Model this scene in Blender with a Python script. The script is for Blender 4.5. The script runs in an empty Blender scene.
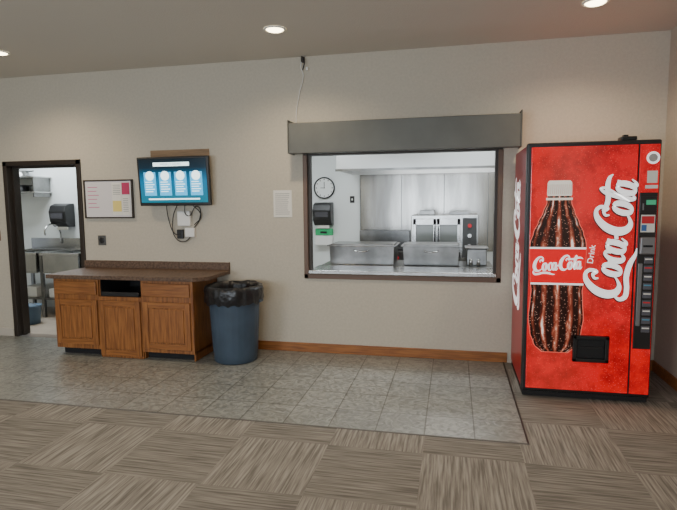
import bpy, bmesh, random
from math import *
from mathutils import Matrix, Vector, noise
random.seed(4)
SC=bpy.context.scene
COL=SC.collection
# ------------------------------------------------------------ materials
MATS={}
def mat(name,col,rough=.6,metal=0,emit=None,es=0,noise_s=None,noise_a=0,bump=0,bump_s=80,spec=.5,stretch=(1,1,1),col2=None):
    if name in MATS: return MATS[name]
    m=bpy.data.materials.new(name);m.use_nodes=True;nt=m.node_tree;b=nt.nodes['Principled BSDF']
    b.inputs['Base Color'].default_value=(*col,1);b.inputs['Roughness'].default_value=rough;b.inputs['Metallic'].default_value=metal
    b.inputs['Specular IOR Level'].default_value=spec
    if emit: b.inputs['Emission Color'].default_value=(*emit,1);b.inputs['Emission Strength'].default_value=es
    tc=nt.nodes.new('ShaderNodeTexCoord');mp=nt.nodes.new('ShaderNodeMapping');mp.inputs['Scale'].default_value=stretch
    nt.links.new(tc.outputs['Object'],mp.inputs['Vector'])
    if noise_s:
        n=nt.nodes.new('ShaderNodeTexNoise');n.inputs['Scale'].default_value=noise_s;n.inputs['Detail'].default_value=6
        nt.links.new(mp.outputs[0],n.inputs['Vector'])
        r=nt.nodes.new('ShaderNodeValToRGB');c2=col2 or tuple(c*(1-noise_a) for c in col)
        r.color_ramp.elements[0].position=.35;r.color_ramp.elements[1].position=.65
        r.color_ramp.elements[0].color=(*c2,1);r.color_ramp.elements[1].color=(*col,1)
        nt.links.new(n.outputs['Fac'],r.inputs['Fac']);nt.links.new(r.outputs[0],b.inputs['Base Color'])
    if bump:
        n2=nt.nodes.new('ShaderNodeTexNoise');n2.inputs['Scale'].default_value=bump_s;n2.inputs['Detail'].default_value=3
        nt.links.new(mp.outputs[0],n2.inputs['Vector'])
        bp=nt.nodes.new('ShaderNodeBump');bp.inputs['Strength'].default_value=bump;bp.inputs['Distance'].default_value=.01
        nt.links.new(n2.outputs['Fac'],bp.inputs['Height']);nt.links.new(bp.outputs[0],b.inputs['Normal'])
    MATS[name]=m;return m
WALL=mat('wall_vinyl',(.55,.50,.41),.7,noise_s=42,noise_a=.08,bump=.3,bump_s=130)
CEIL=mat('ceiling_plaster',(.62,.58,.51),.9,bump=.3,bump_s=90)
OAK=mat('oak_vertical',(.35,.135,.034),.42,noise_s=6,col2=(.18,.06,.014),stretch=(9,9,.7),bump=.1,bump_s=20)
OAKH=mat('oak_horizontal',(.35,.135,.034),.42,noise_s=6,col2=(.20,.068,.016),stretch=(.7,9,9),bump=.1,bump_s=20)
LAM=mat('laminate_counter',(.165,.105,.072),.5,noise_s=45,col2=(.075,.045,.03),spec=.3)
BRONZE=mat('bronze_frame',(.035,.026,.02),.45,.3)
BROWN=mat('brown_frame',(.12,.07,.045),.45,.2)
STEEL=mat('stainless',(.55,.55,.54),.25,1,noise_s=3,noise_a=.25)
STEELP=mat('stainless_panel',(.42,.41,.39),.22,1,noise_s=1.6,noise_a=.45,stretch=(3,3,.5))
STEELD=mat('stainless_worn',(.30,.30,.295),.28,1,noise_s=4,noise_a=.45)
SHUT=mat('shutter_grey',(.12,.122,.11),.5,.35,noise_s=5,noise_a=.12)
BLACK=mat('black_plastic',(.012,.012,.013),.35)
BLACKM=mat('black_matte',(.008,.008,.009),.8)
WHITE=mat('white_paint',(.78,.79,.78),.6)
WHP=mat('white_plastic',(.8,.8,.78),.4)
KWALL=mat('kitchen_white',(.74,.77,.77),.45)
PAPER=mat('paper',(.78,.76,.7),.8)
GREY=mat('grey_ink',(.3,.3,.3),.8)
BAG=mat('bin_liner',(.012,.012,.014),.28,bump=.6,bump_s=30)
BLUE=mat('blue_bin',(.055,.085,.125),.5,noise_s=5,noise_a=.2)
GRN=mat('green_box',(.03,.4,.15),.6)
REDP=mat('red_print',(.6,.02,.03),.5)
YEL=mat('yellow_note',(.8,.65,.2),.7)
PINK=mat('pink_marker',(.6,.1,.25),.7)
WOODP=mat('plywood',(.30,.19,.10),.6,noise_s=8,noise_a=.3,stretch=(.6,6,6))
KFLOOR=mat('kitchen_quarry',(.46,.40,.33),.5,noise_s=4,noise_a=.15)
CWHITE=mat('script_white',(.85,.85,.85),.3,emit=(1,1,1),es=.65)
CRED=mat('label_red',(.70,.001,.006),.25,emit=(1,.0,.006),es=.42)
BODYRED=mat('machine_side_red',(.33,.004,.01),.3,emit=(1,.0,.01),es=.02)
# ------------------------------------------------------------ mesh helpers
def grp(name,loc=(0,0,0),rot=(0,0,0)):
    e=bpy.data.objects.new(name,None);e.location=loc;e.rotation_euler=rot;e.empty_display_size=.1;COL.objects.link(e);return e
def fin(bm,name,m,parent=None,bevel=0,smooth=False,seg=2):
    me=bpy.data.meshes.new(name);bmesh.ops.recalc_face_normals(bm,faces=bm.faces);bm.to_mesh(me);bm.free()
    o=bpy.data.objects.new(name,me);COL.objects.link(o)
    if m: me.materials.append(m)
    if parent: o.parent=parent
    if smooth:
        for p in me.polygons:p.use_smooth=True
    if bevel:
        b=o.modifiers.new('bevel','BEVEL');b.width=bevel;b.segments=seg;b.limit_method='ANGLE'
    return o
def addbox(bm,x0,x1,y0,y1,z0,z1):
    v=[bm.verts.new(p) for p in [(x0,y0,z0),(x1,y0,z0),(x1,y1,z0),(x0,y1,z0),(x0,y0,z1),(x1,y0,z1),(x1,y1,z1),(x0,y1,z1)]]
    for f in [(0,3,2,1),(4,5,6,7),(0,1,5,4),(1,2,6,5),(2,3,7,6),(3,0,4,7)]: bm.faces.new([v[i] for i in f])
def box(name,x0,x1,y0,y1,z0,z1,m,parent=None,bevel=0):
    bm=bmesh.new();addbox(bm,x0,x1,y0,y1,z0,z1);return fin(bm,name,m,parent,bevel)
def boxes(name,L,m,parent=None,bevel=0):
    bm=bmesh.new()
    for b in L: addbox(bm,*b)
    return fin(bm,name,m,parent,bevel)
def lathe(name,prof,m,parent=None,c=(0,0,0),axis='z',seg=40,fn=None,smooth=True,cap=False):
    bm=bmesh.new();rings=[]
    for k,(r,z) in enumerate(prof):
        ring=[]
        for i in range(seg):
            a=2*pi*i/seg;rr,zz=(fn(r,z,a,k) if fn else (r,z))
            p=(rr*cos(a),rr*sin(a),zz)
            if axis=='y': p=(p[0],-p[2],p[1])
            ring.append(bm.verts.new((p[0]+c[0],p[1]+c[1],p[2]+c[2])))
        rings.append(ring)
    for a,b in zip(rings,rings[1:]):
        for i in range(seg): bm.faces.new([a[i],a[(i+1)%seg],b[(i+1)%seg],b[i]])
    if cap:
        bm.faces.new(rings[0]);bm.faces.new(rings[-1])
    return fin(bm,name,m,parent,smooth=smooth)
def cyl(name,r,z0,z1,m,parent=None,c=(0,0,0),axis='z',seg=24):
    return lathe(name,[(r,z0),(r,z1)],m,parent,c,axis,seg,smooth=False,cap=True)
def tube(name,pts,r,m,parent=None):
    cu=bpy.data.curves.new(name,'CURVE');cu.dimensions='3D';cu.bevel_depth=r;cu.bevel_resolution=3
    s=cu.splines.new('BEZIER');s.bezier_points.add(len(pts)-1)
    for bp,p in zip(s.bezier_points,pts): bp.co=p;bp.handle_left_type=bp.handle_right_type='AUTO'
    cu.materials.append(m);o=bpy.data.objects.new(name,cu);COL.objects.link(o);o.parent=parent;return o
def text(name,s,size,loc,m,parent=None,rot=(pi/2,0,0),align='CENTER'):
    cu=bpy.data.curves.new(name,'FONT');cu.body=s;cu.size=size;cu.align_x=align;cu.extrude=.0004
    cu.materials.append(m);o=bpy.data.objects.new(name,cu);o.location=loc;o.rotation_euler=rot;COL.objects.link(o);o.parent=parent;return o

# ------------------------------------------------------------ floor materials
def carpet():
    m=bpy.data.materials.new('carpet_tiles');m.use_nodes=True;nt=m.node_tree;N=nt.nodes;Lk=nt.links.new;b=N['Principled BSDF'];b.inputs['Roughness'].default_value=.95
    b.inputs['Specular IOR Level'].default_value=.1
    tc=N.new('ShaderNodeTexCoord');ch=N.new('ShaderNodeTexChecker');mp=N.new('ShaderNodeMapping');mp.inputs['Location'].default_value=(.17,.21,.5)
    ch.inputs['Scale'].default_value=1/.61;mp.inputs['Scale'].default_value=(1,1,0)
    Lk(tc.outputs['Object'],mp.inputs[0]);Lk(mp.outputs[0],ch.inputs['Vector'])
    outs=[]
    for sc in [(78,3,1),(3,78,1)]:
        a=N.new('ShaderNodeMapping');a.inputs['Scale'].default_value=sc;Lk(tc.outputs['Object'],a.inputs[0])
        n=N.new('ShaderNodeTexNoise');n.inputs['Scale'].default_value=1;n.inputs['Detail'].default_value=3;n.inputs['Roughness'].default_value=.55;Lk(a.outputs[0],n.inputs['Vector']);outs.append(n)
    mx=N.new('ShaderNodeMix');Lk(ch.outputs['Fac'],mx.inputs[0]);Lk(outs[0].outputs['Fac'],mx.inputs[2]);Lk(outs[1].outputs['Fac'],mx.inputs[3])
    r=N.new('ShaderNodeValToRGB');e=r.color_ramp.elements
    e[0].position=.36;e[0].color=(.145,.133,.12,1);e[1].position=.66;e[1].color=(.315,.295,.265,1)
    k=e.new(.5);k.color=(.225,.21,.188,1)
    Lk(mx.outputs[0],r.inputs[0])
    tone=N.new('ShaderNodeMapRange');tone.inputs[3].default_value=1.06;tone.inputs[4].default_value=.9;Lk(ch.outputs['Fac'],tone.inputs[0])
    mu=N.new('ShaderNodeMix');mu.data_type='RGBA';mu.blend_type='MULTIPLY';mu.inputs[0].default_value=1;Lk(r.outputs[0],mu.inputs[6]);Lk(tone.outputs[0],mu.inputs[7]);Lk(mu.outputs[2],b.inputs['Base Color'])
    bp=N.new('ShaderNodeBump');bp.inputs['Strength'].default_value=.3;bp.inputs['Distance'].default_value=.006;Lk(mx.outputs[0],bp.inputs['Height']);Lk(bp.outputs[0],b.inputs['Normal'])
    return m
def tiles():
    m=bpy.data.materials.new('ceramic_tiles');m.use_nodes=True;nt=m.node_tree;N=nt.nodes;Lk=nt.links.new;b=N['Principled BSDF']
    tc=N.new('ShaderNodeTexCoord');br=N.new('ShaderNodeTexBrick');br.offset=0;br.squash=1
    mp=N.new('ShaderNodeMapping');mp.inputs['Location'].default_value=(-.494,1.78,0);Lk(tc.outputs['Object'],mp.inputs[0]);Lk(mp.outputs[0],br.inputs['Vector'])
    br.inputs['Scale'].default_value=1;br.inputs['Brick Width'].default_value=.335;br.inputs['Row Height'].default_value=.335;br.inputs['Mortar Size'].default_value=.005;br.inputs['Mortar Smooth'].default_value=.3
    br.inputs['Color1'].default_value=(.262,.27,.255,1);br.inputs['Color2'].default_value=(.225,.232,.218,1);br.inputs['Mortar'].default_value=(.115,.115,.105,1)
    n=N.new('ShaderNodeTexNoise');n.inputs['Scale'].default_value=12;n.inputs['Detail'].default_value=9;n.inputs['Distortion'].default_value=2.2;Lk(tc.outputs['Object'],n.inputs['Vector'])
    rr=N.new('ShaderNodeValToRGB');rr.color_ramp.elements[0].position=.35;rr.color_ramp.elements[1].position=.65;rr.color_ramp.elements[0].color=(.66,.66,.66,1);rr.color_ramp.elements[1].color=(1.22,1.22,1.21,1);Lk(n.outputs['Fac'],rr.inputs[0])
    mm=N.new('ShaderNodeMix');mm.data_type='RGBA';mm.blend_type='MULTIPLY';mm.inputs[0].default_value=1;Lk(br.outputs['Color'],mm.inputs[6]);Lk(rr.outputs[0],mm.inputs[7]);Lk(mm.outputs[2],b.inputs['Base Color'])
    b.inputs['Roughness'].default_value=.28
    add=N.new('ShaderNodeMath');add.operation='MULTIPLY_ADD';add.inputs[1].default_value=-1.0;Lk(br.outputs['Fac'],add.inputs[0]);Lk(n.outputs['Fac'],add.inputs[2])
    bp=N.new('ShaderNodeBump');bp.inputs['Strength'].default_value=.45;bp.inputs['Distance'].default_value=.008;Lk(add.outputs[0],bp.inputs['Height']);Lk(bp.outputs[0],b.inputs['Normal'])
    return m
# ------------------------------------------------------------ room
HC=3.04;XR=1.83;XL=-7.2;YB=-8.0;WT=.15
boxes('floor',[(XL,XR,YB,-1.78,-.1,0),(.494,XR,-1.78,0,-.1,0)],carpet())
box('floor_tiled',XL,.494,-1.78,0,-.1,.002,tiles())
box('trim_1',.49,.502,-1.785,0,.0,.006,BRONZE);box('trim_2',XL,.502,-1.788,-1.778,.0,.005,mat('edge_strip',(.12,.11,.10),.6))
box('ceiling',XL,XR,YB,0,HC,HC+.1,CEIL)
DX0,DX1,DZ=-5.17,-4.13,2.09
WX0,WX1,WZ0,WZ1=-1.515,.455,.79,2.10
boxes('wall_north',[(XL,DX0,0,WT,0,HC),(DX0,DX1,0,WT,DZ,HC),(DX1,WX0,0,WT,0,HC),(WX0,WX1,0,WT,0,WZ0),(WX0,WX1,0,WT,WZ1,HC),(WX1,XR,0,WT,0,HC)],WALL)
box('wall_east',XR,XR+.15,YB,WT,0,HC,WALL);box('wall_west',XL-.15,XL,YB,WT,0,HC,WALL)
boxes('wall_south',[(XL,-5.6,YB-.15,YB,0,HC),(-5.6,-3.2,YB-.15,YB,0,.5),(-5.6,-3.2,YB-.15,YB,2.4,HC),(-3.2,-2.2,YB-.15,YB,0,HC),(-2.2,.6,YB-.15,YB,0,.5),(-2.2,.6,YB-.15,YB,2.4,HC),(.6,XR,YB-.15,YB,0,HC)],WALL)
for i,(a,b) in enumerate([(-5.6,-3.2),(-2.2,.6)]):
    w=grp('window_%d'%(i+1));c=(a+b)/2
    boxes('frame',[(a,a+.05,YB-.12,YB-.03,.5,2.4),(b-.05,b,YB-.12,YB-.03,.5,2.4),(a,b,YB-.12,YB-.03,.5,.55),(a,b,YB-.12,YB-.03,2.35,2.4),(c-.025,c+.025,YB-.12,YB-.03,.5,2.4)],WHITE,w)
    L=bpy.data.lights.new('daylight','AREA');L.shape='RECTANGLE';L.size=b-a-.1;L.size_y=1.8;L.energy=130;L.color=(.82,.91,1)
    o=bpy.data.objects.new('daylight',L);o.location=(c,YB-.14,1.45);o.rotation_euler=(pi/2,0,0);COL.objects.link(o);o.parent=w
box('baseboard_north',-2.5,.53,-.015,0,.002,.10,OAKH,bevel=.004)
box('baseboard_northeast',.6,XR,-.015,0,.0,.10,OAKH,bevel=.004)
box('baseboard_east',XR-.015,XR,YB,-.015,0,.10,OAKH,bevel=.004)
box('baseboard_northwest',XL,DX0-.01,-.015,0,.002,.10,mat('cove_base',(.5,.46,.4),.6),bevel=.004)
d=grp('door_1')
boxes('frame',[(DX0,DX0+.055,-.02,WT+.02,.002,DZ),(DX1-.055,DX1,-.02,WT+.02,.002,DZ),(DX0,DX1,-.02,WT+.02,DZ-.055,DZ)],BRONZE,d,.004)
boxes('stop',[(DX0+.05,DX0+.075,.05,.10,.002,DZ-.05),(DX1-.075,DX1-.05,.05,.10,.002,DZ-.05),(DX0+.05,DX1-.05,.05,.10,DZ-.08,DZ-.05)],BRONZE,d)
box('strike',DX1-.057,DX1-.054,.0,.04,1.0,1.08,STEEL,d)
w=grp('serving_window')
boxes('frame',[(WX0,WX0+.045,-.015,WT+.01,WZ0,2.062),(WX1-.045,WX1,-.015,WT+.01,WZ0,2.062),(WX0,WX1,-.015,WT+.01,WZ0,WZ0+.05)],BROWN,w,.004)
boxes('track',[(WX0+.045,WX0+.07,.02,.09,WZ0+.05,2.06),(WX1-.07,WX1-.045,.02,.09,WZ0+.05,2.06)],BRONZE,w)
box('head',WX0+.002,WX1-.002,.03,WT,2.062,WZ1,BRONZE,w)
box('ledge',WX0+.047,WX1-.047,-.03,.42,WZ0+.052,WZ0+.09,STEEL,w,.006)
h=grp('roll_shutter_housing')
bm=bmesh.new();pr=[(-.001,2.075),(-.20,2.065),(-.20,2.36),(-.001,2.385)]
va=[bm.verts.new((-1.60,y,z)) for y,z in pr];vb=[bm.verts.new((.585,y,z)) for y,z in pr]
bm.faces.new(va);bm.faces.new(vb[::-1])
for i in range(4): bm.faces.new([va[i],va[(i+1)%4],vb[(i+1)%4],vb[i]])
fin(bm,'hood_box',SHUT,h,.004)
boxes('end_plates',[(-1.612,-1.60,-.206,-.001,2.064,2.39),(.585,.597,-.206,-.001,2.064,2.39)],SHUT,h,.002)
# ------------------------------------------------------------ ceiling downlights
glow=mat('lamp_glow',(1,.9,.7),.5,emit=(1,.84,.5),es=12)
def downlight(x,y,e=60):
    d=grp('recessed_downlight',(x,y,HC))
    lathe('trim_ring',[(.075,-.010),(.08,-.013),(.09,-.010),(.094,-.001)],WHP,d,seg=32)
    lathe('bulb',[(0.001,-.022),(.04,-.020),(.065,-.013),(.075,-.004)],glow,d,seg=32)
    L=bpy.data.lights.new('lamp','SPOT');L.energy=e;L.color=(1,.80,.55);L.spot_size=radians(150);L.spot_blend=.8;L.shadow_soft_size=.07
    o=bpy.data.objects.new('lamp',L);o.location=(0,0,-.05);COL.objects.link(o);o.parent=d
for x in(-1.49,1.01,-4.27): downlight(x,-.87,66)
for x in(-5.4,-2.8,-.3): downlight(x,-3.6)
for x in(-4.2,-1.49,1.01): downlight(x,-6.2)
# ------------------------------------------------------------ cabinet
c=grp('oak_base_cabinet')
F=-.57;x0,x1,x2,x3=-4.09,-3.56,-3.07,-2.50;ZT=.82
boxes('carcass',[(x0,x0+.018,F+.02,-.02,.08,ZT),(x3-.018,x3,F+.02,-.02,.004,ZT),(x0,x1,F+.02,-.02,.08,.10),(x2,x3,F+.02,-.02,.08,.10),(x0,x3,-.035,-.02,.08,ZT),
 (x1-.009,x1+.009,F+.02,-.02,.004,ZT),(x2-.009,x2+.009,F+.02,-.02,.004,ZT),(x1,x2,F+.02,-.02,.62,.64)],OAK,c,.002)
boxes('toe_kick',[(x0+.03,x1,F+.07,F+.09,.004,.08),(x2,x3-.018,F+.07,F+.09,.004,.08)],BLACKM,c)
box('face_left',x0,x1,F,F+.02,.08,ZT,OAK,c,.002);box('face_right',x2,x3,F,F+.02,.08,ZT,OAK,c,.002)
box('face_mid',x1,x2,F,F+.02,.004,.64,OAK,c,.002)
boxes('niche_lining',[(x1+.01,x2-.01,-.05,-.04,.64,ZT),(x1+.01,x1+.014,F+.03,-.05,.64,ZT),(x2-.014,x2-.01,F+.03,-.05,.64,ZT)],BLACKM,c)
box('niche_tray',x1+.03,x2-.03,F+.02,-.08,.645,.665,BLACK,c,.004)
boxes('niche_tray_lip',[(x1+.03,x2-.03,F+.0,F+.02,.645,.69)],BLACK,c,.004)
def door(a,b,z0,z1,n,f):
    t=.055
    box('door_slab_'+n,a,b,f-.012,f-.001,z0,z1,OAK,c,.002)
    boxes('door_stiles_'+n,[(a,a+t,f-.021,f-.012,z0,z1),(b-t,b,f-.021,f-.012,z0,z1)],OAK,c,.004)
    boxes('door_rails_'+n,[(a+t,b-t,f-.021,f-.012,z0,z0+t),(a+t,b-t,f-.021,f-.012,z1-t,z1)],OAKH,c,.004)
    box('door_panel_'+n,a+t+.014,b-t-.014,f-.024,f-.012,z0+t+.014,z1-t-.014,OAK,c,.010)
door(x0+.025,x1-.015,.13,.60,'left',F);door(x1+.012,x2-.012,.03,.60,'mid',F);door(x2+.025,x3-.03,.12,.60,'right',F)
box('drawer_left',x0+.025,x1-.015,F-.02,F-.001,.655,.79,OAKH,c,.007)
box('drawer_right',x2+.025,x3-.03,F-.02,F-.001,.655,.79,OAKH,c,.007)
bm=bmesh.new();P=[(-4.14,-.62),(-2.47,-.62),(-2.35,-.50),(-2.35,-.004),(-4.14,-.004)]
lo=[bm.verts.new((x,y,ZT)) for x,y in P];hi=[bm.verts.new((x,y,.862)) for x,y in P]
bm.faces.new(lo[::-1]);bm.faces.new(hi)
for i in range(5): bm.faces.new([lo[i],lo[(i+1)%5],hi[(i+1)%5],hi[i]])
fin(bm,'countertop',LAM,c,.006)
box('backsplash',-4.14,-2.35,-.024,-.004,.862,.945,LAM,c,.004)
# ------------------------------------------------------------ trash can
t=grp('trash_can',(-2.14,-.39,.003))
def ribs(r,z,a,k): return (r*(1+.012*(cos(a*24)>0.3)) if .08<z<.58 else r,z)
lathe('bin',[(.0,.0),(.20,.0),(.215,.012),(.218,.08),(.221,.09),(.246,.56),(.25,.58),(.255,.66),(.268,.67),(.27,.73),(.26,.74),(.25,.72),(.205,.05),(.0,.03)],BLUE,t,seg=96,fn=ribs)
boxes('handles',[(-.29,-.25,-.05,.05,.60,.63),(.25,.29,-.05,.05,.60,.63)],BLUE,t,.006)
def crump(r,z,a,k):
    n=noise.noise(Vector((cos(a)*4,sin(a)*4,k*.6+z*6)));n2=noise.noise(Vector((cos(a)*9,sin(a)*9,z*9+3)))
    hang=.03*n2 if k in(0,1) else 0
    return r+.016*n+.008*n2+(.006 if k<5 else 0),z+hang+(.010*n if k>3 else 0)
lathe('liner',[(.282,.60),(.285,.63),(.287,.68),(.286,.72),(.282,.755),(.268,.77),(.25,.765),(.238,.72),(.228,.6),(.21,.35),(.18,.15),(0.001,.12)],BAG,t,seg=120,fn=crump)
# ------------------------------------------------------------ wall items
wb=grp('whiteboard',(-3.785,-.003,1.64))
box('panel',-.29,.29,-.014,-.004,-.20,.20,mat('wb_surface',(.72,.69,.70),.25),wb)
boxes('frame',[(-.31,-.29,-.022,0,-.215,.215),(.29,.31,-.022,0,-.215,.215),(-.31,.31,-.022,0,.2,.215),(-.31,.31,-.022,0,-.215,-.2)],BRONZE,wb,.003)
box('sheet',.05,.17,-.017,-.0145,-.18,.18,PAPER,wb);box('sheet_red',.175,.27,-.017,-.0145,.05,.18,mat('magenta',(.5,.04,.12),.6),wb);box('sheet_yellow',.055,.165,-.019,-.0172,-.14,-.02,YEL,wb)
box('sheet_low',.175,.27,-.017,-.0145,-.18,.04,PAPER,wb)
boxes('writing',[(-.26,-.16+.1*random.random(),-.0152,-.0142,.13-i*.045,.137-i*.045) for i in range(6)],PINK,wb)
boxes('print',[(.065,.155,-.0182,-.0172,.15-i*.02,.156-i*.02) for i in range(6)]+[(.185,.25,-.0182,-.0172,.0-i*.02,.006-i*.02) for i in range(8)],GREY,wb)
tv=grp('wall_tv',(-2.92,-.10,1.82),(radians(4),0,0))
box('body',-.415,.415,-.02,.03,-.26,.26,BLACK,tv,.01)
box('back_hump',-.25,.25,.03,.06,-.16,.16,BLACK,tv,.01)
def tvm():
    m=bpy.data.materials.new('tv_screen');m.use_nodes=True;nt=m.node_tree;N=nt.nodes;Lk=nt.links.new;b=N['Principled BSDF'];b.inputs['Base Color'].default_value=(.005,.01,.015,1);b.inputs['Roughness'].default_value=.2
    tc=N.new('ShaderNodeTexCoord');s=N.new('ShaderNodeSeparateXYZ');Lk(tc.outputs['Object'],s.inputs[0])
    r=N.new('ShaderNodeValToRGB');mr=N.new('ShaderNodeMapRange');mr.inputs[1].default_value=-.24;mr.inputs[2].default_value=.24;Lk(s.outputs[2],mr.inputs[0]);Lk(mr.outputs[0],r.inputs[0])
    r.color_ramp.elements[0].color=(.0,.25,.35,1);r.color_ramp.elements[1].color=(.0,.008,.015,1);k=r.color_ramp.elements.new(.5);k.color=(.0,.22,.45,1);k=r.color_ramp.elements.new(.8);k.color=(.0,.02,.04,1)
    Lk(r.outputs[0],b.inputs['Emission Color']);b.inputs['Emission Strength'].default_value=.9;return m
box('screen',-.39,.39,-.023,-.0195,-.225,.238,tvm(),tv)
cy=mat('screen_cyan',(.05,.3,.5),.4,emit=(.05,.5,.9),es=1.2);cw=mat('screen_white',(.5,.5,.5),.4,emit=(.8,1,1),es=2);cn=mat('screen_navy',(.01,.05,.1),.4,emit=(.01,.12,.3),es=.8)
box('header_bar',-.22,.20,-.0245,-.0232,.16,.20,cw,tv)
for i in range(4):
    cx=-.27+i*.18
    box('card_%d'%i,cx-.07,cx+.07,-.0245,-.0232,-.15,.10,cy,tv)
    cyl('icon_%d'%i,.05,.0246,.0255,cw,tv,(cx,0,.06),'y',24)
    boxes('lines_%d'%i,[(cx-.055,cx+.03+.02*(k%2),-.0255,-.0247,-.01-k*.025,-.002-k*.025) for k in range(5)],cw,tv)
boxes('footer',[(-.3,.3,-.0245,-.0232,-.195,-.18)],cw,tv)
text('title','WEEKLY NEWS',.035,(-.015,-.026,.168),cn,tv)
boxes('mount_arm',[(-.06,.06,.06,.095,-.08,.08)],BLACK,tv)
box('tv_backer_board',-3.24,-2.55,-.012,0,1.98,2.16,WOODP)
cb=grp('cable_outlet_cluster')
box('white_box',-2.93,-2.78,-.05,-.0,1.34,1.50,WHP,cb,.008)
box('adapter',-2.85,-2.74,-.04,-.0,1.22,1.32,WHP,cb,.006)
box('dark_module',-2.95,-2.88,-.035,-.0,1.20,1.30,BLACK,cb,.006)
for i,p in enumerate([[(-3.05,-.06,1.6),(-3.04,-.03,1.4),(-2.97,-.03,1.25),(-2.90,-.04,1.24)],[(-2.83,-.06,1.6),(-2.80,-.05,1.45),(-2.70,-.02,1.55),(-2.68,-.02,1.42),(-2.76,-.03,1.30)],[(-2.9,-.06,1.6),(-2.98,-.05,1.42),(-2.96,-.03,1.20),(-2.86,-.03,1.17),(-2.78,-.03,1.23)],[(-2.75,-.06,1.58),(-2.66,-.03,1.45),(-2.74,-.03,1.35)]]):
    tube('cable_%d'%i,p,.005,BLACK,cb)
o=grp('round_outlet',(-3.905,0,1.175))
box('plate',-.05,.05,-.008,0,-.055,.055,mat('plate_grey',(.12,.12,.12),.4,.6),o,.003);lathe('socket',[(.001,.008),(.028,.012),(.033,.009),(.035,.007)],BLACK,o,axis='y')
s=grp('wall_notice_sign',(-1.74,0,1.57))
box('sheet',-.10,.10,-.006,.0005,-.14,.14,PAPER,s)
boxes('print',[(-.08,.05+.03*random.random(),-.0066,-.0058,.10-i*.021,.106-i*.021) for i in range(11)],GREY,s)
cd=grp('hanging_wire')
tube('cable',[(-1.50,-.02,3.03),(-1.51,-.03,2.93),(-1.49,-.02,2.85),(-1.53,-.015,2.7),(-1.57,-.012,2.5),(-1.575,-.012,2.39)],.004,WHP,cd)
tube('lead',[(-1.50,-.03,3.035),(-1.47,-.05,2.98),(-1.49,-.04,2.9)],.006,BLACK,cd);box('bracket',-1.51,-1.48,-.03,-.0,2.98,3.03,BRONZE,cd)
box('hook',-1.46,-1.44,-.03,-.0,2.90,2.93,WHP,cd)
sw=grp('wall_switch',(-5.33,0,1.22));box('plate',-.05,.05,-.008,0,-.06,.06,mat('switch_brown',(.2,.1,.07),.5),sw,.003);box('toggle',-.008,.008,-.02,-.008,-.015,.015,WHP,sw)
# ------------------------------------------------------------ vending machine
M=grp('vending_machine')
X0,X1,Y0,Y1,ZZ=.555,1.495,-.917,-.06,2.02
box('cabinet',X0+.005,X1-.005,Y0+.09,Y1,.05,ZZ-.01,BODYRED,M,.01)
box('door_frame',X0,X1,Y0+.012,Y0+.088,.05,ZZ,BLACK,M,.012)
boxes('feet',[(x,x+.06,y,y+.06,.0,.05) for x in(X0+.04,X1-.1) for y in(Y0+.06,Y1-.1)],BLACK,M)
box('base_skirt',X0+.01,X1-.01,Y0+.03,Y1-.02,.012,.055,BLACKM,M)
BX=.795
def redm():
    m=bpy.data.materials.new('backlit_red');m.use_nodes=True;nt=m.node_tree;N=nt.nodes;Lk=nt.links.new;b=N['Principled BSDF'];b.inputs['Roughness'].default_value=.16;b.inputs['Coat Weight'].default_value=.5;b.inputs['Coat Roughness'].default_value=.08
    tc=N.new('ShaderNodeTexCoord')
    n=N.new('ShaderNodeTexNoise');n.inputs['Scale'].default_value=4.2;n.inputs['Detail'].default_value=9;n.inputs['Roughness'].default_value=.68;Lk(tc.outputs['Object'],n.inputs['Vector'])
    r=N.new('ShaderNodeValToRGB');e=r.color_ramp.elements;e[0].position=.32;e[0].color=(.30,.0,.004,1);e[1].position=.60;e[1].color=(.80,.0,.007,1);Lk(n.outputs['Fac'],r.inputs[0])
    # backlight glow around the bottle, put into the colour as lighter red
    s=N.new('ShaderNodeSeparateXYZ');Lk(tc.outputs['Object'],s.inputs[0])
    sb=N.new('ShaderNodeMath');sb.operation='SUBTRACT';sb.inputs[1].default_value=BX;Lk(s.outputs[0],sb.inputs[0])
    ab=N.new('ShaderNodeMath');ab.operation='ABSOLUTE';Lk(sb.outputs[0],ab.inputs[0])
    hl=N.new('ShaderNodeMapRange');hl.inputs[1].default_value=.36;hl.inputs[2].default_value=.12;hl.inputs[3].default_value=0;hl.inputs[4].default_value=.16;Lk(ab.outputs[0],hl.inputs[0])
    mh=N.new('ShaderNodeMix');mh.data_type='RGBA';Lk(hl.outputs[0],mh.inputs[0]);Lk(r.outputs[0],mh.inputs[6]);mh.inputs[7].default_value=(1,.12,.08,1)
    v=N.new('ShaderNodeTexVoronoi');v.inputs['Scale'].default_value=70;Lk(tc.outputs['Object'],v.inputs['Vector'])
    r2=N.new('ShaderNodeValToRGB');r2.color_ramp.elements[0].position=.10;r2.color_ramp.elements[0].color=(1,1,1,1);r2.color_ramp.elements[1].position=.24;r2.color_ramp.elements[1].color=(0,0,0,1);Lk(v.outputs['Distance'],r2.inputs[0])
    n2=N.new('ShaderNodeTexNoise');n2.inputs['Scale'].default_value=6;Lk(tc.outputs['Object'],n2.inputs['Vector'])
    mu=N.new('ShaderNodeMath');mu.operation='MULTIPLY';Lk(r2.outputs[0],mu.inputs[0]);Lk(n2.outputs['Fac'],mu.inputs[1])
    mx=N.new('ShaderNodeMix');mx.data_type='RGBA';Lk(mu.outputs[0],mx.inputs[0]);Lk(mh.outputs[2],mx.inputs[6]);mx.inputs[7].default_value=(1,.14,.11,1)
    Lk(mx.outputs[2],b.inputs['Base Color']);Lk(mx.outputs[2],b.inputs['Emission Color']);b.inputs['Emission Strength'].default_value=.42;return m
REDM=redm()
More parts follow.
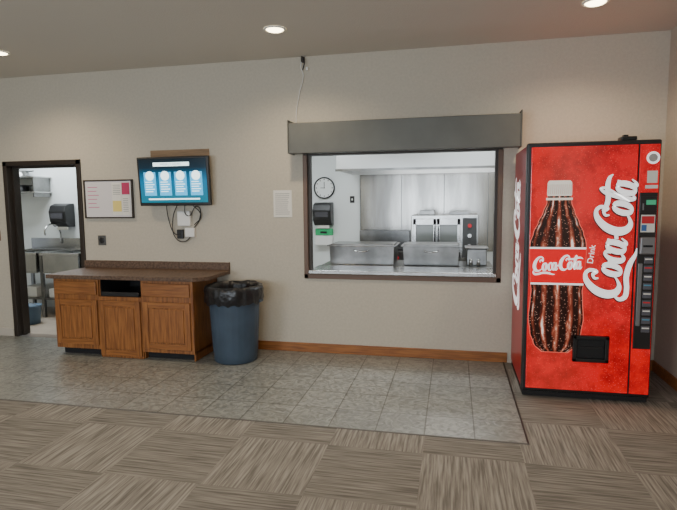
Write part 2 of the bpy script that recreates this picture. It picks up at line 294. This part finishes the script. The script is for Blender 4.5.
box('front_panel',X0+.03,1.335,Y0,Y0+.014,.08,ZZ-.035,REDM,M,.004)
box('front_panel_side',1.345,X1-.012,Y0,Y0+.014,.08,ZZ-.035,REDM,M,.004)
FY=Y0-.001
def bottlem():
    m=bpy.data.materials.new('bottle_print');m.use_nodes=True;nt=m.node_tree;N=nt.nodes;Lk=nt.links.new;b=N['Principled BSDF'];b.inputs['Roughness'].default_value=.2
    uv=N.new('ShaderNodeUVMap');s=N.new('ShaderNodeSeparateXYZ');Lk(uv.outputs[0],s.inputs[0])
    tc=N.new('ShaderNodeTexCoord')
    asn=N.new('ShaderNodeMath');asn.operation='ARCSINE';Lk(s.outputs[0],asn.inputs[0])
    mp=N.new('ShaderNodeMapping');mp.inputs['Scale'].default_value=(1.6,1,.55);Lk(tc.outputs['Object'],mp.inputs[0])
    n=N.new('ShaderNodeTexNoise');n.inputs['Scale'].default_value=11;n.inputs['Detail'].default_value=7;n.inputs['Roughness'].default_value=.62;Lk(mp.outputs[0],n.inputs['Vector'])
    ma=N.new('ShaderNodeMath');ma.operation='MULTIPLY_ADD';ma.inputs[1].default_value=12;Lk(asn.outputs[0],ma.inputs[0])
    mn=N.new('ShaderNodeMath');mn.operation='MULTIPLY';mn.inputs[1].default_value=2.5;Lk(n.outputs['Fac'],mn.inputs[0]);Lk(mn.outputs[0],ma.inputs[2])
    si=N.new('ShaderNodeMath');si.operation='SINE';Lk(ma.outputs[0],si.inputs[0])
    mr=N.new('ShaderNodeMapRange');mr.inputs[1].default_value=-1;mr.inputs[2].default_value=1;Lk(si.outputs[0],mr.inputs[0])
    # modulate the flutes by mottling so that they break into droplets and glints
    md=N.new('ShaderNodeMapRange');md.inputs[1].default_value=.35;md.inputs[2].default_value=.65;md.inputs[3].default_value=.55;md.inputs[4].default_value=1.08;Lk(n.outputs['Fac'],md.inputs[0])
    mm=N.new('ShaderNodeMath');mm.operation='MULTIPLY';Lk(mr.outputs[0],mm.inputs[0]);Lk(md.outputs[0],mm.inputs[1])
    r=N.new('ShaderNodeValToRGB');e=r.color_ramp.elements;e[0].position=.25;e[0].color=(.014,.003,.002,1);e[1].position=1;e[1].color=(.95,.78,.7,1)
    for p,cc in[(.5,(.06,.009,.005,1)),(.72,(.22,.04,.02,1)),(.86,(.42,.15,.09,1))]: k=e.new(p);k.color=cc
    Lk(mm.outputs[0],r.inputs[0])
    # darker rim of the glass
    au=N.new('ShaderNodeMath');au.operation='ABSOLUTE';Lk(s.outputs[0],au.inputs[0])
    ed=N.new('ShaderNodeMapRange');ed.inputs[1].default_value=.72;ed.inputs[2].default_value=.97;ed.inputs[3].default_value=1;ed.inputs[4].default_value=.35;Lk(au.outputs[0],ed.inputs[0])
    me=N.new('ShaderNodeMix');me.data_type='RGBA';me.blend_type='MULTIPLY';me.inputs[0].default_value=1;Lk(r.outputs[0],me.inputs[6]);Lk(ed.outputs[0],me.inputs[7])
    v=N.new('ShaderNodeTexVoronoi');v.inputs['Scale'].default_value=60;Lk(tc.outputs['Object'],v.inputs['Vector'])
    r2=N.new('ShaderNodeValToRGB');r2.color_ramp.elements[0].position=.08;r2.color_ramp.elements[0].color=(.8,.8,.8,1);r2.color_ramp.elements[1].position=.25;r2.color_ramp.elements[1].color=(0,0,0,1);Lk(v.outputs['Distance'],r2.inputs[0])
    mx=N.new('ShaderNodeMix');mx.data_type='RGBA';Lk(r2.outputs[0],mx.inputs[0]);Lk(me.outputs[2],mx.inputs[6]);mx.inputs[7].default_value=(.6,.32,.24,1)
    Lk(mx.outputs[2],b.inputs['Base Color']);Lk(mx.outputs[2],b.inputs['Emission Color']);b.inputs['Emission Strength'].default_value=.7;return m
def smoothprof(K,n=60):
    K=sorted(K);z0,z1=K[0][0],K[-1][0];out=[]
    for i in range(n+1):
        z=z0+(z1-z0)*i/n
        for (a,ra),(b,rb) in zip(K,K[1:]):
            if a<=z<=b+1e-9:
                t=(z-a)/(b-a);t=t*t*(3-2*t);out.append((z,ra+(rb-ra)*t));break
    return out
def flat(name,K,m,y,cx,nu=16,n=60):
    bm=bmesh.new();uvl=bm.loops.layers.uv.new('UVMap');rows=[];pr=smoothprof(K,n)
    for z,r in pr: rows.append([bm.verts.new((cx+r*(2*i/nu-1),y,z)) for i in range(nu+1)])
    for j in range(len(rows)-1):
        for i in range(nu):
            f=bm.faces.new([rows[j][i],rows[j][i+1],rows[j+1][i+1],rows[j+1][i]])
            for l,(a,b) in zip(f.loops,[(i,j),(i+1,j),(i+1,j+1),(i,j+1)]): l[uvl].uv=((2*a/nu-1)*.97,b/n)
    return fin(bm,name,m,M)
flat('bottle_glow',[(1.63,.088),(1.56,.092),(1.486,.118),(1.41,.151),(1.33,.184),(1.25,.206),(1.21,.209),(.92,.196),(.88,.190),(.80,.196),(.66,.206),(.54,.192),(.44,.162),(.395,.12),(.38,.10)],mat('bottle_rim_light',(.7,.12,.09),.4,emit=(1,.16,.1),es=.5),FY+.0004,BX)
flat('bottle_body',[(1.62,.082),(1.56,.086),(1.486,.112),(1.41,.145),(1.33,.178),(1.25,.200),(1.21,.203),(.92,.19),(.88,.184),(.80,.190),(.66,.2),(.54,.186),(.44,.155),(.395,.11),(.385,.09)],bottlem(),FY,BX)
flat('bottle_label',[(1.215,.206),(.925,.194)],CRED,FY-.0012,BX,n=8)
boxes('label_edges',[(BX-.205,BX+.205,FY-.0022,FY-.0014,1.203,1.217),(BX-.193,BX+.193,FY-.0022,FY-.0014,.922,.936)],CWHITE,M)
cw2=mat('cap_white',(.8,.72,.62),.4,emit=(1,.88,.74),es=.4)
flat('bottle_cap',[(1.73,.075),(1.715,.088),(1.62,.09),(1.612,.086)],cw2,FY-.0012,BX,n=12)
flat('bottle_collar',[(1.598,.096),(1.58,.096)],cw2,FY-.0014,BX,n=2)
boxes('cap_ridges',[(BX-.08+i*.0145,BX-.077+i*.0145,FY-.002,FY-.0014,1.625,1.70) for i in range(12)],mat('cap_shade',(.45,.38,.36),.5),M)
# script lettering
def cr(P,n=10):
    out=[];P=[P[0]]+P+[P[-1]]
    for i in range(1,len(P)-2):
        p0,p1,p2,p3=P[i-1:i+3]
        for k in range(n):
            t=k/n
            out.append(tuple(.5*((2*p1[j])+(-p0[j]+p2[j])*t+(2*p0[j]-5*p1[j]+4*p2[j]-p3[j])*t*t+(-p0[j]+3*p1[j]-3*p2[j]+p3[j])*t**3) for j in range(3)))
    out.append(P[-2]);return out
def sh(P,dx): return [(x+dx,y,w) for x,y,w in P]
def ys(P,k=1.34,w=1.36): return [(x,y*k,ww*w) for x,y,ww in P]
Cc=[(1.30,1.45,.1),(1.22,1.7,.18),(1.45,1.85,.22),(1.72,1.65,.24),(1.70,2.1,.24),(1.35,2.35,.26),(.85,2.15,.42),(.42,1.5,.56),(.34,.75,.58),(.62,.18,.46),(1.1,.0,.3),(1.55,.25,.14),(1.75,.55,.08)]
oo=ys([(.30*cos(a),.5+.45*sin(a),.16+.14*abs(cos(a))) for a in [pi/2+i*pi/5 for i in range(11)]])
cs=ys([(.40,.68,.16),(.36,.9,.18),(.12,.95,.16),(-.1,.6,.28),(-.05,.2,.28),(.2,.03,.18),(.5,.22,.08)])
ll=[(-.15,.3,.1),(.2,1.3,.13),(.36,2.0,.16),(.22,2.3,.16),(.04,1.9,.27),(-.0,1.1,.34),(.0,.35,.32),(.15,.03,.2),(.42,.3,.1)]
st=ys([(.30,.98,.2),(.26,.5,.26),(.32,.1,.22),(.48,.05,.14),(.68,.3,.07)])
S=[Cc,sh(oo,2.12),[(2.3,1.1,.09),(2.55,.95,.1),(2.7,1.0,.08)],sh(cs,2.9),sh(oo,3.72),sh(st,3.72),[(4.26,.72,.26),(4.6,.8,.26)],
 sh(Cc,4.45),sh(oo,6.42),sh(ll,7.12),sh(oo,7.78),sh(st,7.78),
 [(.5,.35,.12),(.22,-.1,.24),(.5,-.48,.32),(1.1,-.5,.34),(1.9,-.34,.36),(2.8,-.42,.34),(3.5,-.65,.22),(4.0,-.7,.06)],
 [(5.9,1.95,.12),(6.3,1.75,.3),(6.9,1.72,.34),(7.6,1.88,.34),(8.2,1.85,.24),(8.5,1.65,.06)]]
def script(name,fmap,m,parent,off,grow=0):
    bm=bmesh.new()
    for si,P in enumerate(S):
        C=cr(P);prev=None;N=len(C)
        for i,(x,y,w) in enumerate(C):
            w+=grow
            a=C[max(i-1,0)];b=C[min(i+1,N-1)];dx,dy=b[0]-a[0],b[1]-a[1];l=hypot(dx,dy) or 1
            nx,ny=-dy/l*w/2,dx/l*w/2
            v=[bm.verts.new(fmap((px+.14*py)/8.6,py/8.6,off+si*.00006)) for px,py in [(x+nx,y+ny),(x-nx,y-ny)]]
            if prev: bm.faces.new([prev[0],prev[1],v[1],v[0]])
            prev=v
    return fin(bm,name,m,parent)
th=radians(90-7);W=.94
def fbig(u,v,o):
    u*=W;v*=W*.98
    return (1.228+u*cos(th)-v*sin(th),Y0-.0015-o,.80+u*sin(th)+v*cos(th))
script('script_large',fbig,CWHITE,M,.0012)
script('script_shadow',lambda u,v,o:(lambda p:(p[0]-.004,p[1],p[2]-.008))(fbig(u,v,o)),mat('script_shade',(.12,.0,.002),.5),M,-.0008,.03)
def flab(u,v,o):
    a=radians(4);u*=.37;v*=.40;return (BX-.185+u*cos(a)-v*sin(a),FY-.0035-o,1.025+u*sin(a)+v*cos(a))
script('script_label',flab,CWHITE,M,0)
script('script_side',lambda u,v,o:(X0+.0035-o,-.30-(.12-v)*1.5,.62+u*1.15),CWHITE,M,0)
text('drink_text','Drink',.062,(1.05,Y0-.003,1.09),CWHITE,M,rot=(pi/2,-radians(84),0),align='LEFT')
CHR=mat('panel_grey',(.22,.22,.23),.4,.5)
box('panel_bezel',1.355,1.478,Y0-.006,Y0+.002,.44,1.63,BLACK,M,.006)
boxes('panel_divider',[(1.336,1.344,Y0-.003,Y0+.01,.08,1.985)],BLACKM,M)
box('coin_plate',1.36,1.472,Y0-.010,Y0-.005,1.48,1.60,BLACK,M,.003);box('coin_slot',1.375,1.385,Y0-.012,Y0-.009,1.5,1.55,CHR,M)
box('display',1.40,1.465,Y0-.013,Y0-.009,1.54,1.575,mat('display_green',(.02,.1,.05),.3,emit=(.1,.9,.45),es=.3),M)
box('price_card',1.37,1.465,Y0-.010,Y0-.005,1.335,1.465,PAPER,M);box('price_red',1.375,1.46,Y0-.0115,Y0-.0095,1.40,1.455,REDP,M);box('price_blue',1.375,1.41,Y0-.0115,Y0-.0095,1.345,1.39,mat('blue_ink',(.05,.15,.4),.5),M)
box('bill_acceptor',1.365,1.470,Y0-.035,Y0-.005,1.17,1.30,CHR,M,.01);box('bill_slot',1.385,1.45,Y0-.038,Y0-.034,1.225,1.24,BLACKM,M)
for i in range(9):
    z=1.10-i*.066
    box('button_%d'%i,1.405,1.465,Y0-.012,Y0-.005,z,z+.05,mat('button_grey',(.10,.10,.12),.3),M,.004)
    box('button_label_%d'%i,1.41,1.46,Y0-.0135,Y0-.0115,z+.028,z+.038,[PAPER,REDP,PAPER,mat('teal_ink',(.1,.3,.45),.5)][i%4],M)
box('coin_return',1.365,1.395,Y0-.012,Y0-.005,.62,1.10,CHR,M,.003)
lathe('round_sticker',[(.001,.002),(.045,.002)],CWHITE,M,(1.435,Y0,1.885),'y');cyl('sticker_core',.03,.0024,.003,mat('stk',(.4,.38,.36),.5),M,(1.435,Y0,1.885),'y')
box('sticker_card',1.40,1.47,Y0-.002,Y0,1.70,1.79,PAPER,M)
box('sticker_strip',1.39,1.475,Y0-.002,Y0,1.66,1.685,WHP,M)
boxes('delivery_frame',[(.925,.955,Y0-.03,Y0+.002,.32,.53),(1.155,1.185,Y0-.03,Y0+.002,.32,.53),(.925,1.185,Y0-.03,Y0+.002,.50,.53),(.925,1.185,Y0-.03,Y0+.002,.32,.35)],BLACK,M,.006)
box('delivery_flap',.955,1.155,Y0-.012,Y0+.002,.35,.50,BLACKM,M,.003);box('delivery_lip',.965,1.145,Y0-.02,Y0-.01,.43,.445,BLACK,M)
box('top_hinge',1.22,1.33,Y0+.02,Y0+.12,ZZ,ZZ+.03,BLACK,M,.008)
boxes('hinge_pins',[(1.24,1.27,Y0+.03,Y0+.08,ZZ+.025,ZZ+.042)],BLACK,M)
# ------------------------------------------------------------ kitchen shells
KZ=2.75;LN=1.65
boxes('floor_kitchen',[(-7.8,-3.0,WT,LN+.15,-.1,0),(-3.0,2.6,WT,2.75,-.1,0)],KFLOOR)
boxes('ceiling_kitchen',[(-7.8,-3.0,WT,LN+.15,KZ,KZ+.1),(-3.0,2.6,WT,2.75,KZ,KZ+.1)],WHITE)
boxes('wall_kitchen_north',[(-3.0,2.6,2.6,2.75,0,KZ),(-7.8,-3.0,LN,LN+.15,0,KZ)],KWALL)
boxes('wall_kitchen_sides',[(2.6,2.75,WT,2.75,0,KZ),(-7.95,-7.8,WT,LN+.15,0,KZ),(-3.05,-2.95,WT,2.6,0,KZ)],KWALL)
glowk=mat('fluoro_glow',(1,1,1),.5,emit=(.93,.98,1),es=4)
def fluoro(x,y,sx,sy,e):
    f=grp('fluorescent_panel',(x,y,KZ))
    box('diffuser',-sx/2,sx/2,-sy/2,sy/2,-.03,-.001,glowk,f)
    boxes('rim',[(-sx/2-.02,-sx/2,-sy/2-.02,sy/2+.02,-.035,-.001),(sx/2,sx/2+.02,-sy/2-.02,sy/2+.02,-.035,-.001)],WHP,f)
    L=bpy.data.lights.new('tube','AREA');L.shape='RECTANGLE';L.size=sx;L.size_y=sy;L.energy=e;L.color=(.87,.95,1)
    o=bpy.data.objects.new('tube',L);o.location=(0,0,-.05);COL.objects.link(o);o.parent=f
fluoro(-1.8,.95,1.2,.6,30);fluoro(.4,.95,1.2,.6,28);fluoro(-5.7,.9,1.2,.6,42)
hd=grp('exhaust_hood')
bm=bmesh.new();pr=[(1.5,1.99),(1.5,2.40),(2.0,2.72),(2.598,2.72),(2.598,1.99)]
va=[bm.verts.new((-1.50,y,z)) for y,z in pr];vb=[bm.verts.new((1.3,y,z)) for y,z in pr]
bm.faces.new(va);bm.faces.new(vb)
for i in range(4): bm.faces.new([va[i],va[(i+1)%5],vb[(i+1)%5],vb[i]])
fin(bm,'canopy',mat('hood_steel',(.6,.61,.61),.4,.8),hd,.004)
boxes('canopy_lip',[(-1.51,1.31,1.49,1.50,1.98,2.01)],STEELD,hd)
box('hood_lamp',-.9,.9,1.9,2.1,2.2,2.23,glowk,hd)
L=bpy.data.lights.new('hood_light','AREA');L.shape='RECTANGLE';L.size=1.8;L.size_y=.25;L.energy=16;L.color=(1,.98,.95);oo_=bpy.data.objects.new('hood_light',L);oo_.location=(-.1,2.0,2.19);COL.objects.link(oo_);oo_.parent=hd
sp=grp('stainless_wall_panel')
boxes('sheets',[(-1.37+i*.62,-1.37+i*.62+.615,2.59,2.598,.85,1.985) for i in range(4)],STEELP,sp,.002)
boxes('seams',[(-1.38+i*.62,-1.37+i*.62,2.583,2.598,.85,1.985) for i in range(5)],STEELD,sp)
k=grp('wall_clock',(-1.93,2.60,1.80))
lathe('rim',[(.155,.0),(.165,.01),(.165,.03),(.15,.035),(.145,.028)],BLACK,k,axis='y');lathe('face',[(.001,.02),(.15,.02)],WHITE,k,axis='y')
boxes('hands',[(-.004,.004,-.026,-.022,-.01,.09),(-.06,.01,-.026,-.022,-.004,.004)],BLACK,k)
boxes('ticks',[(.125*sin(a)-.006,.125*sin(a)+.006,-.024,-.0215,.125*cos(a)-.008,.125*cos(a)+.008) for a in [i*pi/6 for i in range(12)]],BLACK,k)
def dispenser(loc):
    p=grp('paper_towel_dispenser',loc)
    bm=bmesh.new();pr=[(0,-.17),(-.12,-.17),(-.20,-.09),(-.22,.06),(-.18,.15),(-.09,.18),(0,.18)]
    va=[bm.verts.new((-.14,y,z)) for y,z in pr];vb=[bm.verts.new((.14,y,z)) for y,z in pr];n=len(pr)
    bm.faces.new(va);bm.faces.new(vb[::-1])
    for i in range(n): bm.faces.new([va[i],va[(i+1)%n],vb[(i+1)%n],vb[i]])
    fin(bm,'shell',BLACK,p,.012);box('window',-.10,.10,-.222,-.205,-.04,.04,mat('smoke',(.06,.06,.07),.15),p);box('towel',-.09,.09,-.12,-.09,-.21,-.165,PAPER,p)
dispenser((-1.93,2.6,1.40));dispenser((-5.72,LN,1.42))
gb=grp('glove_box_rack',(-1.93,2.6,1.08));box('green_carton',-.13,.13,-.10,0,.0,.10,GRN,gb,.004);box('white_carton',-.13,.13,-.10,0,-.15,-.005,WHP,gb,.004);box('hole',-.05,.05,-.103,-.099,.03,.06,BLACK,gb)
sg=grp('small_wall_switch',(-1.5,2.6,1.62));box('plate',-.035,.035,-.006,0,-.05,.05,BLACK,sg,.002);box('toggle',-.008,.008,-.016,-.006,-.015,.015,WHP,sg)
ov=grp('convection_oven');a,b=-.55,.32
box('body',a,b,1.80,2.50,.78,1.40,STEEL,ov,.01)
boxes('legs',[(x,x+.05,y,y+.05,0,.78) for x in(a+.03,b-.08) for y in(1.84,2.4)],STEELD,ov)
box('stand_shelf',a+.03,b-.03,1.84,2.45,.25,.28,STEELD,ov)
for n,(p,q) in enumerate([(a+.03,a+.33),(a+.34,a+.64)]):
    boxes('door_frame_%d'%n,[(p,p+.04,1.765,1.80,.84,1.35),(q-.04,q,1.765,1.80,.84,1.35),(p,q,1.765,1.80,1.27,1.35),(p,q,1.765,1.80,.84,.92)],STEEL,ov,.004)
    box('door_glass_%d'%n,p+.04,q-.04,1.775,1.80,.92,1.27,mat('oven_glass',(.16,.17,.16),.15),ov)
tube('handle_l',[(a+.315,1.765,.93),(a+.315,1.72,.95),(a+.315,1.72,1.24),(a+.315,1.765,1.26)],.008,BLACK,ov);tube('handle_r',[(a+.36,1.765,.93),(a+.36,1.72,.95),(a+.36,1.72,1.24),(a+.36,1.765,1.26)],.008,BLACK,ov)
box('control_panel',a+.67,b-.02,1.785,1.80,.84,1.36,mat('oven_panel',(.05,.05,.05),.4),ov)
for i in range(3): cyl('knob_%d'%i,.025,0,.03,[REDP,STEEL,STEEL][i],ov,(b-.11,1.785,1.26-i*.13),'y',20)
boxes('top_flue',[(a+.1,a+.3,2.0,2.2,1.40,1.46),(a+.5,a+.75,1.9,2.3,1.40,1.44)],STEELD,ov,.004)
rg=grp('gas_range')
box('body',-1.35,-.62,1.75,2.5,.1,.92,STEELD,rg,.008);boxes('feet',[(x,x+.05,y,y+.05,0,.1) for x in(-1.33,-.69) for y in(1.8,2.4)],BLACK,rg)
box('oven_door',-1.28,-.70,1.725,1.75,.2,.72,STEELD,rg,.006);tube('door_bar',[(-1.2,1.725,.68),(-1.18,1.69,.68),(-.8,1.69,.68),(-.78,1.725,.68)],.01,STEEL,rg)
box('grates',-1.33,-.64,1.78,2.3,.92,.95,BLACKM,rg);box('riser',-1.35,-.62,2.38,2.45,.92,1.16,STEELD,rg)
for i in range(5): cyl('knob_%d'%i,.025,0,.03,REDP,rg,(-1.25+i*.13,1.75,.83),'y',16)
stt=grp('steam_table')
box('top',-1.45,.42,.46,1.05,.84,.88,STEELD,stt,.006)
boxes('legs',[(x,x+.045,y,y+.045,0,.84) for x in(-1.42,-.5,.36) for y in(.50,.97)],STEELD,stt);box('undershelf',-1.42,.40,.5,1.0,.3,.33,STEELD,stt)
def pan(a,b,y0,y1,z0,z1,n):
    bm=bmesh.new()
    def ring(i,z): return [bm.verts.new(p) for p in [(a+i,y0+i,z),(b-i,y0+i,z),(b-i,y1-i,z),(a+i,y1-i,z)]]
    R=[ring(.02,z0),ring(.012,z1-.012),ring(-.012,z1-.012),ring(-.012,z1),ring(.016,z1),ring(.03,z0+.03)]
    for r,s in zip(R,R[1:]):
        for i in range(4): bm.faces.new([r[i],r[(i+1)%4],s[(i+1)%4],s[i]])
    bm.faces.new(R[0]);bm.faces.new(R[-1]);fin(bm,'pan_'+n,STEELD,stt,.004)
    box('lid_'+n,a+.02,b-.02,y0+.02,y1-.02,z1-.02,z1+.012,STEELD,stt,.008)
    tube('pan_handle_'+n,[((a+b)/2-.08,y0,z1-.05),((a+b)/2-.07,y0-.03,z1-.06),((a+b)/2+.07,y0-.03,z1-.06),((a+b)/2+.08,y0,z1-.05)],.006,STEEL,stt)
pan(-1.38,-.62,.5,.95,.882,1.10,'a');pan(-.55,.08,.5,.95,.882,1.10,'b')
boxes('riser_block',[(.15,.36,.60,.9,.882,1.06),(.13,.38,.58,.92,1.06,1.075)],STEELD,stt,.01)
for i,x in enumerate([.19,.27]): lathe('shaker_%d'%i,[(0.001,.882),(.02,.882),(.021,.94),(.016,.955),(.001,.96)],STEEL,stt,(x,.52,0),seg=20)
# ------------------------------------------------------------ left kitchen
sk=grp('three_compartment_sink',(.95,-.37,0))
boxes('rim',[(-7.3,-5.2,1.30,1.36,.88,.92),(-7.3,-5.2,1.92,1.98,.88,.92),(-7.3,-7.24,1.3,1.98,.88,.92),(-5.26,-5.2,1.3,1.98,.88,.92),(-6.62,-6.56,1.3,1.98,.88,.92),(-5.94,-5.88,1.3,1.98,.88,.92)],STEEL,sk,.006)
boxes('bowls',[(x,x+.6,1.34,1.36,.64,.9) for x in(-7.24,-6.56,-5.88)]+[(x,x+.6,1.34,1.94,.63,.65) for x in(-7.24,-6.56,-5.88)]+[(x,x+.02,1.34,1.94,.64,.9) for x in(-7.24,-6.66,-6.56,-5.98,-5.88,-5.3)],STEEL,sk,.004)
box('backsplash',-7.3,-5.2,1.975,1.995,.9,1.08,STEEL,sk,.004)
boxes('legs',[(x,x+.04,y,y+.04,0,.88) for x in(-7.28,-6.6,-5.92,-5.25) for y in(1.34,1.9)],STEELD,sk)
boxes('undershelf',[(-7.26,-5.22,1.36,1.9,.25,.27)],STEELD,sk)
tube('faucet',[(-6.75,1.96,1.0),(-6.75,1.93,1.22),(-6.75,1.8,1.30),(-6.75,1.65,1.22),(-6.75,1.65,1.14)],.013,STEEL,sk)
tube('drain',[(-6.3,1.64,.63),(-6.3,1.64,.45),(-6.1,1.7,.40),(-5.6,1.8,.38)],.025,WHP,sk)
boxes('stored_tubs',[(-7.0,-6.75,1.42,1.8,.27,.42),(-6.55,-6.36,1.42,1.8,.27,.40)],WHP,sk,.01)
sf=grp('wall_shelf')
boxes('board',[(-7.3,-5.95,LN-.35,LN,1.98,2.0),(-7.3,-5.95,LN-.35,LN,1.76,1.78)],STEEL,sf,.003);boxes('brackets',[(x,x+.02,LN-.33,LN,1.70,1.98) for x in(-7.2,-6.6,-6.0)],STEELD,sf)
def pot(name,x,y,z,r,hh,m):
    p=grp(name,(x,y,z));lathe('bowl',[(.001,0),(r*.9,0),(r,.02),(r,hh),(r+.01,hh),(r-.01,hh-.005),(r-.012,.02),(.001,.012)],m,p);tube('handle',[(r-.005,0,hh*.8),(r+.06,0,hh*.9),(r+.12,0,hh*.95)],.008,BLACK,p)
pot('stock_pot',-6.85,LN-.17,1.781,.12,.15,STEELD);pot('sauce_pan',-6.35,LN-.17,1.781,.11,.1,BLACK);pot('sauce_pan.001',-6.35,LN-.17,2.001,.12,.09,STEEL);pot('sauce_pan.002',-6.8,LN-.17,2.001,.10,.09,BLACK)
bk=grp('cleaning_bucket',(-5.52,.62,.0));lathe('bucket',[(.001,0),(.11,0),(.13,.24),(.14,.24),(.14,.25),(.12,.25),(.105,.02),(.001,.02)],mat('bucket_blue',(.12,.2,.3),.5),bk)
tube('bail',[(-.13,0,.24),(-.10,-.08,.30),(0,-.11,.32),(.10,-.08,.30),(.13,0,.24)],.004,STEEL,bk)
# ------------------------------------------------------------ world and camera
w=bpy.data.worlds.new('world');SC.world=w;w.use_nodes=True;w.node_tree.nodes['Background'].inputs[0].default_value=(.75,.85,1,1);w.node_tree.nodes['Background'].inputs[1].default_value=.6
cam=bpy.data.cameras.new('camera');cam.sensor_width=36;cam.lens=522.56*36/677
co=bpy.data.objects.new('camera',cam);COL.objects.link(co)
co.matrix_world=Matrix.Translation((0,-5.229,1.58))@Matrix.Rotation(.2165,4,'Z')@Matrix.Rotation(pi/2-.1006,4,'X')@Matrix.Rotation(-.0096,4,'Z')
SC.camera=co
